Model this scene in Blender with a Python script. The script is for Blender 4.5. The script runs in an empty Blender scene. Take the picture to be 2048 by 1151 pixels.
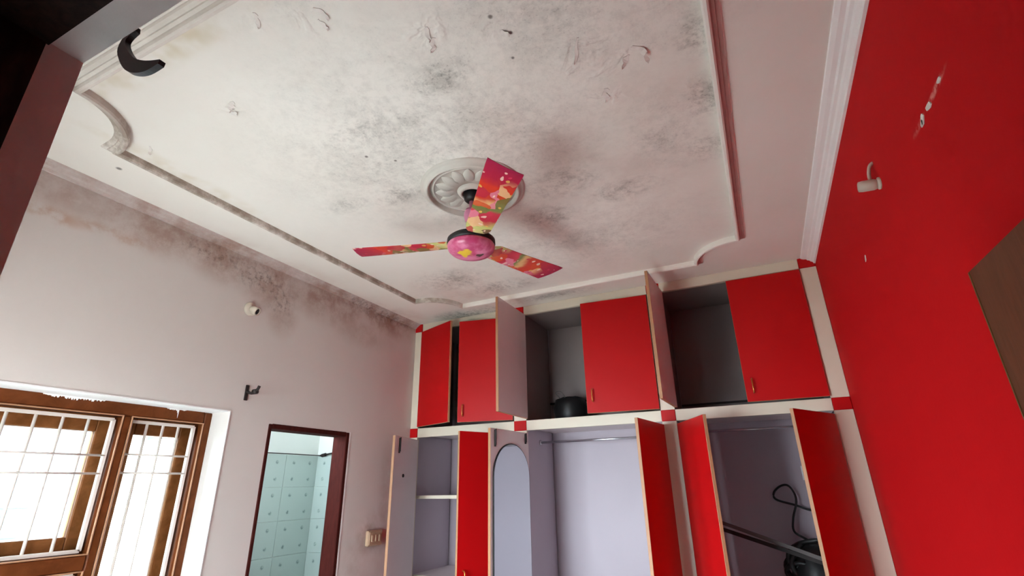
import bpy, bmesh, math, random
from mathutils import Vector, Matrix, Euler
random.seed(7)
SC = bpy.context.scene
COL = SC.collection
S, H0 = 1.3, 1.70            # scene unit -> metres, eye height
def U(x, y, z): return Vector((x*S, y*S, H0 + z*S))

# ------------------------------------------------------------------ camera
cd = bpy.data.cameras.new('camera'); cam = bpy.data.objects.new('camera', cd); COL.objects.link(cam)
cd.sensor_width = 36.0; cd.sensor_fit = 'HORIZONTAL'; cd.lens = 36.0*999.482/2048.0; cd.clip_start = 0.01
RW = ((0.900325, 0.434916, -0.016193), (-0.173273, 0.324068, -0.930030), (-0.399237, 0.840136, 0.367126))
cam.matrix_world = Matrix(((RW[0][0], -RW[1][0], -RW[2][0], 0),
                           (RW[0][1], -RW[1][1], -RW[2][1], 0),
                           (RW[0][2], -RW[1][2], -RW[2][2], H0),
                           (0, 0, 0, 1)))
SC.camera = cam
# ------------------------------------------------------------------ sky, daylight, exposure
SKY_STRENGTH = 14.0
w = bpy.data.worlds.new('World'); SC.world = w; w.use_nodes = True
bg = w.node_tree.nodes['Background']; bg.inputs[0].default_value = (0.80, 0.92, 1.0, 1); bg.inputs[1].default_value = SKY_STRENGTH
def portal(name, loc, rot, sx, sy):
    l = bpy.data.lights.new(name, 'AREA'); l.shape = 'RECTANGLE'; l.size = sx*S; l.size_y = sy*S
    l.cycles.is_portal = True
    o = bpy.data.objects.new(name, l); COL.objects.link(o); o.location = loc; o.rotation_euler = rot
# portals only tell the renderer where the sky enters; they emit nothing
portal('window_daylight', U(-2.24, .80, -.22), (0, -math.pi/2, 0), 1.2, 1.3)
portal('added_window_daylight', U(-1.37, -.02, -.265), (math.pi/2, 0, 0), .86, 1.17)
portal('bathroom_daylight', U(-2.47, 1.42, .44), (math.pi/2, 0, 0), .46, .46)
SC.view_settings.view_transform = 'Standard'; SC.view_settings.look = 'None'
SC.view_settings.gamma = 1.0; SC.view_settings.use_curve_mapping = False
SC.view_settings.exposure = 1.45
SC.cycles.max_bounces = 8; SC.cycles.diffuse_bounces = 5; SC.cycles.glossy_bounces = 3
SC.cycles.transparent_max_bounces = 8
SC.cycles.caustics_reflective = False; SC.cycles.caustics_refractive = False
SC.cycles.use_adaptive_sampling = True; SC.cycles.adaptive_threshold = .08; SC.cycles.adaptive_min_samples = 20

# ------------------------------------------------------------------ helpers
def lin(c):
    return tuple((v/255/12.92 if v/255 <= .04045 else ((v/255+.055)/1.055)**2.4) for v in c) + (1.0,)
class NT:
    def __init__(s, name):
        s.m = bpy.data.materials.new(name); s.m.use_nodes = True
        s.t = s.m.node_tree; s.b = s.t.nodes['Principled BSDF']; s.out = s.t.nodes['Material Output']
    def n(s, kind, **kw):
        nd = s.t.nodes.new(kind)
        for k, v in kw.items(): setattr(nd, k, v)
        return nd
    def l(s, a, b): s.t.links.new(a, b)
    def val(s, x, sock):
        if isinstance(x, (int, float)): sock.default_value = x
        else: s.l(x, sock)
    def math(s, op, a, b=0.0, clamp=False):
        nd = s.n('ShaderNodeMath', operation=op, use_clamp=clamp); s.val(a, nd.inputs[0]); s.val(b, nd.inputs[1]); return nd.outputs[0]
    def pos(s):
        if not hasattr(s, '_p'): s._p = s.n('ShaderNodeNewGeometry').outputs['Position']
        return s._p
    def objco(s):
        if not hasattr(s, '_o'): s._o = s.n('ShaderNodeTexCoord').outputs['Object']
        return s._o
    def noise(s, scale, detail=4, rough=.6, vec=None, dist=0):
        nd = s.n('ShaderNodeTexNoise'); nd.inputs['Scale'].default_value = scale; nd.inputs['Detail'].default_value = detail
        nd.inputs['Roughness'].default_value = rough; nd.inputs['Distortion'].default_value = dist
        s.l(vec if vec is not None else s.pos(), nd.inputs['Vector']); return nd.outputs['Fac']
    def ramp(s, f, lo, hi, a=0.0, b=1.0):
        nd = s.n('ShaderNodeMapRange', interpolation_type='SMOOTHSTEP'); s.val(f, nd.inputs[0])
        nd.inputs[1].default_value = lo; nd.inputs[2].default_value = hi; nd.inputs[3].default_value = a; nd.inputs[4].default_value = b
        return nd.outputs[0]
    def mix(s, f, a, b):
        nd = s.n('ShaderNodeMix', data_type='RGBA'); s.val(f, nd.inputs[0])
        for x, k in ((a, 6), (b, 7)):
            if isinstance(x, tuple): nd.inputs[k].default_value = x
            else: s.l(x, nd.inputs[k])
        return nd.outputs[2]
    def blob(s, c, r, edge=0.2, vec=None, k=1.0):
        """soft ellipse mask around point c with radii r (metres), strength k"""
        a = s.n('ShaderNodeVectorMath', operation='MULTIPLY_ADD'); s.l(vec if vec is not None else s.pos(), a.inputs[0])
        a.inputs[1].default_value = [1/q for q in r]; a.inputs[2].default_value = [-p/q for p, q in zip(c, r)]
        e = s.n('ShaderNodeVectorMath', operation='LENGTH'); s.l(a.outputs[0], e.inputs[0])
        return s.ramp(e.outputs['Value'], edge, 1.0, k, 0.0)
    def blobs(s, lst, edge=0.2, vec=None):
        tot = None
        for c, r, k in lst:
            m = s.blob(c, r, edge, vec, k)
            tot = m if tot is None else s.math('MAXIMUM', tot, m)
        return tot
    def bump(s, h, strength=.3, dist=.01):
        nd = s.n('ShaderNodeBump'); nd.inputs['Strength'].default_value = strength; nd.inputs['Distance'].default_value = dist
        s.l(h, nd.inputs['Height']); s.l(nd.outputs[0], s.b.inputs['Normal'])
    def color(s, c):
        if isinstance(c, tuple): s.b.inputs['Base Color'].default_value = c
        else: s.l(c, s.b.inputs['Base Color'])
    def set(s, rough=.6, metal=0.0, spec=.5):
        s.b.inputs['Roughness'].default_value = rough; s.b.inputs['Metallic'].default_value = metal
        s.b.inputs['Specular IOR Level'].default_value = spec; return s.m

def plain(name, rgb, rough=.6, metal=0.0, spec=.5, var=.06, scale=6.0, bump=0.0, bscale=60):
    t = NT(name); c = lin(rgb)
    d = tuple(v*(1-var*2) for v in c[:3]) + (1,)
    t.color(t.mix(t.noise(scale, 3), d, c))
    if bump: t.bump(t.noise(bscale, 3), bump, .004)
    return t.set(rough, metal, spec)

WL = {}                                              # object -> world location of its origin
def empty(name, loc):
    o = bpy.data.objects.new(name, None); o.empty_display_size = .1; COL.objects.link(o); o.location = loc; WL[o] = Vector(loc); return o
def tag(o, label, cat, group=None, kind=None):
    o['label'] = label; o['category'] = cat
    if group: o['group'] = group
    if kind: o['kind'] = kind
    return o
def obj(name, bm, mats, parent=None, smooth=False, base=False, bevel=0.0, origin=None):
    """link a bmesh in world coordinates as one object, origin at its middle (or base)"""
    if bevel:
        bmesh.ops.bevel(bm, geom=[e for e in bm.edges if len(e.link_faces) == 2 and e.calc_face_angle(0) > .5], offset=bevel, segments=1, affect='EDGES', clamp_overlap=True)
    bmesh.ops.recalc_face_normals(bm, faces=bm.faces)
    vs = [v.co for v in bm.verts]
    lo = Vector([min(v[i] for v in vs) for i in range(3)]); hi = Vector([max(v[i] for v in vs) for i in range(3)])
    c = (lo+hi)/2
    if base: c.z = lo.z
    if origin is not None: c = Vector(origin)
    for v in bm.verts: v.co -= c
    me = bpy.data.meshes.new(name); bm.to_mesh(me); bm.free()
    for m in (mats if isinstance(mats, (list, tuple)) else [mats]): me.materials.append(m)
    if smooth:
        for p in me.polygons: p.use_smooth = True
    o = bpy.data.objects.new(name, me); COL.objects.link(o); WL[o] = c.copy()
    if parent is not None: o.parent = parent; o.location = c - WL[parent]
    else: o.location = c
    return o
def inst(name, me, parent, loc, rot=None, scale=None):
    o = bpy.data.objects.new(name, me); COL.objects.link(o); WL[o] = Vector(loc)
    if parent is not None: o.parent = parent; o.location = Vector(loc) - WL[parent]
    else: o.location = loc
    if rot is not None: o.rotation_euler = rot
    if scale is not None: o.scale = scale
    return o
def B(): return bmesh.new()
def wbox(bm, lo, hi, mi=0):
    r = bmesh.ops.create_cube(bm, size=1.0); c = (Vector(lo)+Vector(hi))/2; d = Vector(hi)-Vector(lo)
    fs = set()
    for v in r['verts']:
        v.co = Vector((v.co.x*d.x, v.co.y*d.y, v.co.z*d.z)) + c
        fs.update(v.link_faces)
    for f in fs: f.material_index = mi
    return bm
def box(bm, x0, x1, y0, y1, z0, z1, mi=0): return wbox(bm, U(x0, y0, z0), U(x1, y1, z1), mi)
def tube(bm, pts, r, seg=10, cap=True, mi=0):
    """tube through world points, r a number or a list"""
    pts = [Vector(p) for p in pts]; n = len(pts); rings = []
    up = None
    for i, p in enumerate(pts):
        t = (pts[min(i+1, n-1)] - pts[max(i-1, 0)]).normalized()
        if up is None:
            up = Vector((0, 0, 1)) if abs(t.z) < .9 else Vector((1, 0, 0))
        a = t.cross(up).normalized(); b = t.cross(a).normalized()
        rr = r[i] if isinstance(r, (list, tuple)) else r
        rings.append([bm.verts.new(p + (a*math.cos(2*math.pi*k/seg) + b*math.sin(2*math.pi*k/seg))*rr) for k in range(seg)])
    for i in range(n-1):
        for k in range(seg):
            f = bm.faces.new((rings[i][k], rings[i][(k+1) % seg], rings[i+1][(k+1) % seg], rings[i+1][k])); f.material_index = mi
    if cap:
        for rg in (rings[0], rings[-1]):
            f = bm.faces.new(rg); f.material_index = mi
    return bm
def lathe(bm, prof, centre, seg=48, axis=None, mi=0):
    """prof: list of (radius, height) in metres turned around an axis through centre"""
    q = Vector((0, 0, 1)).rotation_difference(Vector(axis).normalized()) if axis is not None else None
    rings = []
    for r, h in prof:
        ring = []
        if r < 1e-6:
            v = Vector((0, 0, h)); v = (q @ v if q else v) + Vector(centre); ring = [bm.verts.new(v)]
        else:
            for k in range(seg):
                a = 2*math.pi*k/seg; v = Vector((r*math.cos(a), r*math.sin(a), h)); v = (q @ v if q else v) + Vector(centre); ring.append(bm.verts.new(v))
        rings.append(ring)
    for i in range(len(rings)-1):
        A, C = rings[i], rings[i+1]
        if len(A) == 1 and len(C) == 1: continue
        for k in range(seg):
            if len(A) == 1: f = bm.faces.new((A[0], C[(k+1) % seg], C[k]))
            elif len(C) == 1: f = bm.faces.new((A[k], A[(k+1) % seg], C[0]))
            else: f = bm.faces.new((A[k], A[(k+1) % seg], C[(k+1) % seg], C[k]))
            f.material_index = mi
    return bm
def sweep(bm, path, prof, closed=True):
    """path: list of (x,y) world; prof: list of (offset outward, height) world. Mitred sweep in plan."""
    n = len(path); rings = []
    for i in range(n):
        p = Vector(path[i]).to_2d()
        a = Vector(path[i-1]).to_2d() if (closed or i > 0) else None
        b = Vector(path[(i+1) % n]).to_2d() if (closed or i < n-1) else None
        d1 = (p-a).normalized() if a is not None else None
        d2 = (b-p).normalized() if b is not None else None
        if d1 is None: d1 = d2
        if d2 is None: d2 = d1
        n1 = Vector((d1.y, -d1.x)); n2 = Vector((d2.y, -d2.x)); m = n1+n2
        m = m/max(m.dot(n1), .35) if m.length > 1e-4 else n1
        rings.append([bm.verts.new((p.x+m.x*o, p.y+m.y*o, z)) for o, z in prof])
    k = len(prof)
    for i in range(n if closed else n-1):
        A, C = rings[i], rings[(i+1) % n]
        for j in range(k-1): bm.faces.new((A[j], A[j+1], C[j+1], C[j]))
    if not closed:
        for rg in (rings[0], rings[-1]): bm.faces.new(rg)
    return bm
def strip_solid(bm, left, right, d):
    """solid between two polylines of world points, thickened by vector d"""
    d = Vector(d); n = len(left)
    L = [bm.verts.new(p) for p in left]; R = [bm.verts.new(p) for p in right]
    L2 = [bm.verts.new(Vector(p)+d) for p in left]; R2 = [bm.verts.new(Vector(p)+d) for p in right]
    for i in range(n-1):
        bm.faces.new((L[i], L[i+1], R[i+1], R[i])); bm.faces.new((L2[i], R2[i], R2[i+1], L2[i+1]))
        bm.faces.new((L[i], L2[i], L2[i+1], L[i+1])); bm.faces.new((R[i], R[i+1], R2[i+1], R2[i]))
    bm.faces.new((L[0], R[0], R2[0], L2[0])); bm.faces.new((L[-1], L2[-1], R2[-1], R[-1]))
    return bm
def spline(pts, n=8):
    pts = [Vector(p) for p in pts]; out = []
    for i in range(len(pts)-1):
        p0, p1, p2, p3 = pts[max(i-1, 0)], pts[i], pts[i+1], pts[min(i+2, len(pts)-1)]
        for k in range(n):
            t = k/n
            out.append(.5*((2*p1)+(p2-p0)*t+(2*p0-5*p1+4*p2-p3)*t*t+(3*p1-p0-3*p2+p3)*t**3))
    out.append(pts[-1]); return out

# ------------------------------------------------------------------ main planes (scene units around the eye)
XL, XR = -1.945, .372          # left and red wall
YN, YF, YB = .132, 2.60, 3.06  # doorway wall, wardrobe front, back wall
ZF = -H0/S                     # floor
WT = .21                       # outer wall thickness

# ------------------------------------------------------------------ materials
def ceiling_mat():
    t = NT('ceiling_paint')
    base = t.mix(t.noise(1.6, 4), lin((226, 222, 212)), lin((240, 238, 230)))
    g = lambda x, y, rx, ry, k: (U(x, y, 1), (rx*S, ry*S, .5), k)
    mould = t.blobs([g(-1.04, 1.25, .24, .10, .9), g(-1.24, 1.22, .20, .09, .6), g(-.50, 1.45, .22, .16, .9), g(-.62, 1.66, .20, .15, .9),
        g(-.30, 1.60, .24, .12, .7), g(-1.32, 2.04, .30, .20, .9), g(-1.15, 2.24, .34, .14, .9), g(-.60, .85, .20, .12, .8), g(-.95, .92, .28, .15, .7),
        g(-.80, .95, .26, .14, .65), g(.02, 1.23, .09, .13, 1.0), g(.02, 1.0, .08, .12, .9), g(0.0, 1.47, .10, .12, .9), g(-.12, 1.35, .20, .35, .45),
        g(-1.50, 2.55, .38, .13, 1.3), g(-.95, 2.5, .4, .07, .9), g(-.55, .5, .6, .12, .3), g(-.8, 1.36, .48, .40, .5), g(-.75, 1.1, .9, .7, .5), g(-.2, .75, .6, .5, .45), g(-.6, 1.9, .8, .5, .4)], .0)
    n1 = t.ramp(t.noise(4.6, 6, .80, dist=.3), .40, .66); n2 = t.ramp(t.noise(26, 4, .78), .44, .64)
    f = t.math('MULTIPLY', mould, t.math('ADD', t.math('MULTIPLY', n1, .58), t.math('MULTIPLY', n2, .36)), True)
    c = t.mix(t.math('MULTIPLY', f, .88), base, lin((96, 93, 84)))
    sp = t.math('MULTIPLY', mould, t.math('MULTIPLY', n1, t.ramp(t.noise(85, 1, .6), .60, .70)))
    c = t.mix(t.math('MULTIPLY', sp, .55), c, lin((70, 62, 56)))
    pk = t.math('MULTIPLY', t.blobs([g(-.35, 1.5, .5, .5, .5), g(-1.3, 2.2, .5, .35, .6), g(-.1, 1.2, .2, .3, .4), g(XL, 1.5, .16, .7, .7), g(XL, 2.3, .22, .5, 1.0)], .1), t.ramp(t.noise(2.4, 4, .65), .36, .66))
    c = t.mix(t.math('MULTIPLY', pk, .55), c, lin((178, 140, 128)))
    yl = t.math('MULTIPLY', t.blobs([g(-1.2, .47, .5, .06, .9), g(-1.62, .8, .06, .5, .5)], .1), t.ramp(t.noise(9, 2), .35, .7))
    c = t.mix(t.math('MULTIPLY', yl, .6), c, lin((190, 172, 120)))
    for dx, dy, dr in ((-.384, .794, .012), (-.372, .80, .007), (-1.771, .699, .012), (-.395, .74, .008), (-.40, .87, .006), (-1.0, 1.02, .008), (-.93, 1.08, .007)):
        c = t.mix(t.math('MULTIPLY', t.blob(U(dx, dy, 1), (dr*S, dr*S, .3), .3), .8), c, lin((86, 78, 70)))
    t.color(c)
    # peeling and blistered paint
    peel = t.blobs([g(-1.19, .67, .06, .05, 1), g(-.55, .72, .10, .08, 1), g(-.74, .56, .12, .08, .9), g(-.22, .95, .13, .13, 1), g(-.13, 1.0, .08, .06, 1),
        g(-.23, 1.11, .09, .07, .9), g(-.40, .78, .06, .06, .8), g(-.88, .51, .07, .04, .8), g(-.02, 1.22, .06, .2, .5)], .25)
    rid = t.noise(10, 3, .55, dist=.4)
    h = t.math('ADD', t.math('MULTIPLY', peel, t.ramp(rid, .47, .60)), t.math('MULTIPLY', t.noise(24, 3), .10))
    t.bump(h, .35, .010)
    return t.set(.75, spec=.25)
def left_wall_mat():
    t = NT('left_wall_paint')
    base = t.mix(t.noise(1.4, 4), lin((203, 197, 192)), lin((213, 208, 203)))
    g = lambda y, z, ry, rz, k: (U(XL, y, z), (.5, ry*S, rz*S), k)
    st = t.blobs([g(.60, .96, .45, .15, .7), g(.95, .95, .4, .16, .9), g(1.25, .94, .3, .17, 1.0), g(1.5, .91, .30, .18, 1.0), g(1.85, .94, .42, .19, 1.0), g(2.3, .97, .42, .16, 1.1), g(1.56, .77, .12, .14, .6), g(2.1, .84, .35, .14, .5)], .25)
    n1 = t.ramp(t.noise(6, 5, .7), .33, .66); n2 = t.ramp(t.noise(34, 3, .7), .45, .7)
    c = t.mix(t.math('MULTIPLY', st, t.math('ADD', .26, t.math('MULTIPLY', n1, .55)), True), base, lin((152, 120, 104)))
    bl = t.blobs([g(1.2, .93, .25, .07, .8), g(1.42, .90, .2, .09, 1), g(1.54, .83, .1, .12, .8), g(2.2, .97, .5, .05, 1)], .2)
    c = t.mix(t.math('MULTIPLY', bl, t.math('MULTIPLY', n2, .6)), c, lin((74, 62, 56)))
    ru = t.math('MULTIPLY', t.blobs([g(.63, .84, .14, .035, 1), g(.80, .85, .2, .03, .8)], .2), t.ramp(t.noise(12, 4), .35, .6))
    c = t.mix(t.math('MULTIPLY', ru, .6), c, lin((176, 130, 96)))
    dirt = t.math('MULTIPLY', t.blobs([g(2.30, -.24, .16, .16, .9), g(2.40, -.1, .08, .5, .5), g(2.2, -.35, .14, .3, .4)], .1), t.ramp(t.noise(9, 5), .3, .7))
    c = t.mix(t.math('MULTIPLY', dirt, .6), c, lin((140, 112, 92)))
    t.color(c); t.bump(t.noise(26, 4), .12, .006)
    return t.set(.7, spec=.25)
def red_wall_mat():
    t = NT('red_wall_paint')
    base = t.mix(t.noise(2.2, 5), lin((192, 12, 18)), lin((202, 17, 23)))
    g = lambda y, z, ry, rz, k: (U(XR, y, z), (.4, ry*S, rz*S), k)
    sc = t.math('MULTIPLY', t.blobs([g(.93, .622, .075, .010, .9), g(1.04, .625, .06, .010, .45)], .2), t.ramp(t.noise(45, 4), .35, .6))
    t.color(t.mix(sc, base, lin((232, 150, 140))))
    t.bump(t.noise(40, 4), .16, .004)
    return t.set(.75, spec=.12)
M = {}
M['ceiling'] = ceiling_mat(); M['left'] = left_wall_mat(); M['red'] = red_wall_mat()
M['white_trim'] = plain('white_cornice_paint', (250, 250, 247), .6, var=.04, bump=.08)
def mould_mat():
    t = NT('ceiling_moulding_paint')
    base = t.mix(t.noise(3, 4), lin((228, 222, 212)), lin((240, 236, 228)))
    z = t.n('ShaderNodeSeparateXYZ'); t.l(t.pos(), z.inputs[0])
    left = t.ramp(z.outputs[0], -1.55*S, -1.35*S, 1, 0)
    near = t.ramp(z.outputs[1], .40*S, .60*S, 1, 0)
    d = t.math('MULTIPLY', t.math('MAXIMUM', left, t.math('MULTIPLY', near, .22)), t.ramp(t.noise(7, 6, .7), .25, .6))
    t.color(t.mix(t.math('MULTIPLY', d, .8), base, lin((128, 110, 90)))); return t.set(.65, spec=.3)
M['mould'] = mould_mat()
M['cove_shade'] = plain('moulding_cove_shade', (196, 158, 150), .75, var=.12, scale=9, spec=.2)  # dark tone paints the shade on the right-hand outer cove
M['reveal'] = plain('window_reveal_white', (240, 241, 240), .7, var=.03, bump=.08)
def wood(name, a, b, rough=.45, sc=(3, 3, 30), bump=.1, spec=.4):
    t = NT(name); mp = t.n('ShaderNodeMapping'); mp.inputs['Scale'].default_value = sc; t.l(t.objco(), mp.inputs[0])
    f = t.ramp(t.noise(4, 5, .6, mp.outputs[0], .6), .3, .7)
    t.color(t.mix(f, lin(a), lin(b))); t.bump(f, bump, .003); return t.set(rough, spec=spec)
M['window_wood'] = wood('window_frame_brown', (88, 44, 18), (108, 58, 28), .5, (14, 3, 3), spec=.15)
M['bead_highlight'] = plain('pale_bead_highlight', (186, 138, 104), .6, var=.15, scale=25)  # pale tone paints the light caught along the frame edges
M['sash'] = wood('sash_brown', (112, 68, 34), (140, 90, 50), .5, (14, 3, 3), spec=.15)
M['door_frame'] = wood('bathroom_frame_maroon', (58, 22, 18), (72, 28, 24), .7, (14, 14, 3), spec=.08)
M['dark_frame'] = wood('doorway_lining_dark', (34, 24, 22), (52, 38, 32), .7, (14, 14, 3), spec=.1)
M['leaf'] = wood('room_door_brown', (100, 56, 34), (112, 64, 40), .55, (14, 14, 2))
M['leaf_edge'] = plain('door_edge_wood', (128, 96, 52), .6, var=.2, scale=14)
M['jamb'] = plain('doorway_jamb_pink', (242, 222, 218), .75, var=.08, scale=30, bump=.1)
M['soffit'] = plain('doorway_soffit_grey', (244, 241, 236), .8, var=.12, scale=18, bump=.2)
M['hall'] = plain('hall_wall_pale', (214, 208, 202), .8)
M['floor'] = plain('floor_tile_pale', (206, 204, 200), .35, var=.08, scale=3)
M['bath_wall'] = plain('bathroom_wall_white', (232, 236, 232), .6, var=.02)
M['grille'] = plain('grille_white_paint', (236, 232, 224), .45, var=.05, scale=20)
M['red_lam'] = plain('red_laminate', (190, 14, 18), .42, var=.04, scale=3, spec=.2)
M['inner_lam'] = plain('lilac_laminate', (226, 216, 216), .5, var=.05, scale=5)
M['cream_lam'] = plain('cream_laminate', (220, 211, 192), .4, var=.03, scale=4)
M['edge'] = plain('tan_edge_band', (182, 134, 96), .55, var=.1, scale=12)
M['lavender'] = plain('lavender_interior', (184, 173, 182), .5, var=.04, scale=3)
M['upper_inner'] = plain('upper_board_shade', (150, 136, 134), .6, var=.08, scale=5)  # deep shade of the upper cupboards put into the board colour
M['brass'] = plain('brass', (214, 150, 80), .28, .9, var=.05)
M['chrome'] = plain('steel', (200, 200, 205), .25, .95, var=.03)
M['black'] = plain('black_plastic', (20, 19, 20), .5, var=.1)
M['dark_metal'] = plain('dark_rusty_metal', (44, 34, 32), .6, .3, var=.2, scale=40)
M['white_plastic'] = plain('white_plastic_dirty', (208, 198, 182), .45, var=.08, scale=40)
M['cream_plastic'] = plain('cream_switch_plastic', (188, 160, 132), .5, var=.1, scale=30)
M['plaster'] = plain('rose_plaster', (212, 206, 195), .7, var=.14, scale=9, bump=.1)
M['flake'] = plain('loose_paint', (238, 233, 225), .8, var=.12, scale=40)
M['grey_slat'] = plain('grey_dusty_wood', (98, 90, 88), .7, var=.15, scale=14)
M['neighbour'] = plain('neighbour_wall_grey', (98, 101, 105), .8, var=.04, scale=1.5)
M['shutter'] = plain('dark_teal_shutter', (58, 70, 75), .7, var=.08)
M['ground'] = plain('outside_ground', (150, 140, 128), .9, var=.1, scale=1)
t = NT('mirror_silver'); t.color(lin((226, 232, 234))); M['mirror'] = t.set(.02, 1.0)
def glass_mat():
    t = NT('window_glass'); t.t.nodes.remove(t.b)
    tr = t.n('ShaderNodeBsdfTransparent'); tr.inputs[0].default_value = (.94, .985, .99, 1)
    gl = t.n('ShaderNodeBsdfGlossy'); gl.inputs['Roughness'].default_value = .02
    fr = t.n('ShaderNodeFresnel'); fr.inputs['IOR'].default_value = 1.3
    mx = t.n('ShaderNodeMixShader'); t.l(fr.outputs[0], mx.inputs[0]); t.l(tr.outputs[0], mx.inputs[1]); t.l(gl.outputs[0], mx.inputs[2])
    t.l(mx.outputs[0], t.out.inputs['Surface']); return t.m
M['glass'] = glass_mat()
def tile_mat():
    t = NT('bathroom_tile_pale_aqua')
    base = t.mix(t.noise(2.0, 3), lin((182, 198, 194)), lin((192, 206, 202)))
    ds = [(((sx*.0665*S), 0, sz*.05*S), (.015*S, .2, .015*S), .7) for sx in (-1, 1) for sz in (-1, 1)]
    m = t.blobs(ds, .35, t.objco())
    sp = t.math('MULTIPLY', m, t.ramp(t.noise(60, 2, .5, t.objco()), .3, .55))
    t.color(t.mix(sp, base, lin((92, 112, 114)))); return t.set(.15, spec=.5)
M['tile'] = tile_mat()
M['grout'] = plain('pale_grout', (170, 190, 188), .8)
def blade_mat():
    """printed fan film: crimson tip, orange and cream middle, green and pale yellow towards the hub"""
    t = NT('fan_blade_print')
    sx = t.n('ShaderNodeSeparateXYZ'); t.l(t.objco(), sx.inputs[0])
    wob = t.math('MULTIPLY', t.math('SUBTRACT', t.noise(9, 3, .5, t.objco()), .5), .22)
    r = t.math('ADD', t.math('DIVIDE', sx.outputs[0], .45*S), wob)
    cr = t.n('ShaderNodeValToRGB'); t.l(r, cr.inputs[0]); e = cr.color_ramp; e.interpolation = 'EASE'
    stops = [(.0, (150, 60, 60)), (.18, (214, 206, 140)), (.30, (196, 200, 120)), (.38, (190, 44, 66)), (.47, (206, 60, 80)), (.52, (120, 130, 70)), (.58, (222, 176, 120)), (.66, (200, 60, 40)), (.76, (214, 60, 34)), (.84, (178, 26, 62)), (1.0, (160, 24, 70))]
    while len(e.elements) < len(stops): e.elements.new(.5)
    for el, (p, c) in zip(e.elements, stops): el.position = p; el.color = lin(c)
    oi = t.n('ShaderNodeObjectInfo'); off = t.n('ShaderNodeVectorMath', operation='ADD'); t.l(t.objco(), off.inputs[0]); t.l(oi.outputs['Random'], off.inputs[1])
    wv = t.n('ShaderNodeTexNoise'); wv.inputs['Scale'].default_value = 12; t.l(off.outputs[0], wv.inputs['Vector'])
    ws = t.n('ShaderNodeVectorMath', operation='SCALE'); t.l(wv.outputs['Color'], ws.inputs[0]); ws.inputs['Scale'].default_value = .07
    wa = t.n('ShaderNodeVectorMath', operation='ADD'); t.l(off.outputs[0], wa.inputs[0]); t.l(ws.outputs[0], wa.inputs[1])
    def cells(scale, st2):
        v = t.n('ShaderNodeTexVoronoi'); v.inputs['Scale'].default_value = scale; t.l(wa.outputs[0], v.inputs['Vector'])
        c2 = t.n('ShaderNodeValToRGB'); sv = t.n('ShaderNodeSeparateColor'); t.l(v.outputs['Color'], sv.inputs[0]); t.l(sv.outputs[0], c2.inputs[0])
        e2 = c2.color_ramp; e2.interpolation = 'CONSTANT'
        while len(e2.elements) < len(st2): e2.elements.new(.5)
        for el, (p, c) in zip(e2.elements, st2): el.position = p; el.color = lin(c)
        return c2.outputs[0], sv.outputs[1], v.outputs['Distance']
    col1, rnd1, _ = cells(17, [(0, (232, 190, 140)), (.22, (186, 36, 62)), (.42, (208, 74, 34)), (.62, (112, 122, 62)), (.76, (222, 128, 150)), (.88, (96, 44, 40))])
    col2, rnd2, d2 = cells(34, [(0, (238, 206, 190)), (.4, (206, 52, 84)), (.7, (226, 180, 90))])
    inner = t.ramp(sx.outputs[0], .34*S, .40*S, 1, 0)
    m1 = t.math('MULTIPLY', t.math('GREATER_THAN', rnd1, .42), t.math('MULTIPLY', inner, .85))
    c = t.mix(m1, cr.outputs[0], col1)
    m2 = t.math('MULTIPLY', t.math('GREATER_THAN', rnd2, .66), t.ramp(d2, .30, .36, .9, 0))
    t.color(t.mix(m2, c, col2)); return t.set(.38, spec=.3)
M['blade'] = blade_mat()
def hub_mat():
    t = NT('fan_hub_print')
    base = t.mix(t.ramp(t.noise(14, 3, .6, t.objco()), .35, .65), lin((188, 66, 112)), lin((222, 132, 166)))
    nz = t.n('ShaderNodeTexNoise'); nz.inputs['Scale'].default_value = 28; t.l(t.objco(), nz.inputs['Vector'])
    ns = t.n('ShaderNodeVectorMath', operation='SCALE'); t.l(nz.outputs['Color'], ns.inputs[0]); ns.inputs['Scale'].default_value = .09
    na = t.n('ShaderNodeVectorMath', operation='ADD'); t.l(t.objco(), na.inputs[0]); t.l(ns.outputs[0], na.inputs[1])
    s1 = t.blob((.035, .010, -.01), (.040, .036, .08), .7, na.outputs[0])
    c = t.mix(s1, base, lin((226, 190, 62)))
    s2 = t.blob((.085, .055, -.01), (.022, .022, .07), .6, na.outputs[0])
    t.color(t.mix(s2, c, lin((70, 60, 40)))); return t.set(.3)
M['hub'] = hub_mat()
M['pink'] = plain('fan_pink_enamel', (206, 130, 160), .35, var=.08, scale=30)

# ================================================================== THE SETTING
def struct(name, bm, m, label, cat, **kw):
    return tag(obj(name, bm, m, **kw), label, cat, kind='structure')
XB_ = -2.80
bm = B(); box(bm, XB_-.1, 1.4, -2.5, 3.3, ZF-.1, ZF)
struct('floor', bm, M['floor'], 'pale grey tiled floor of the room', 'floor')
bm = B(); box(bm, XL-WT, XR+.15, -.0, YB+.15, 1.0, 1.10)
ceil = struct('ceiling', bm, M['ceiling'], 'white ceiling with grey mould patches and peeling paint', 'ceiling')
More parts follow.
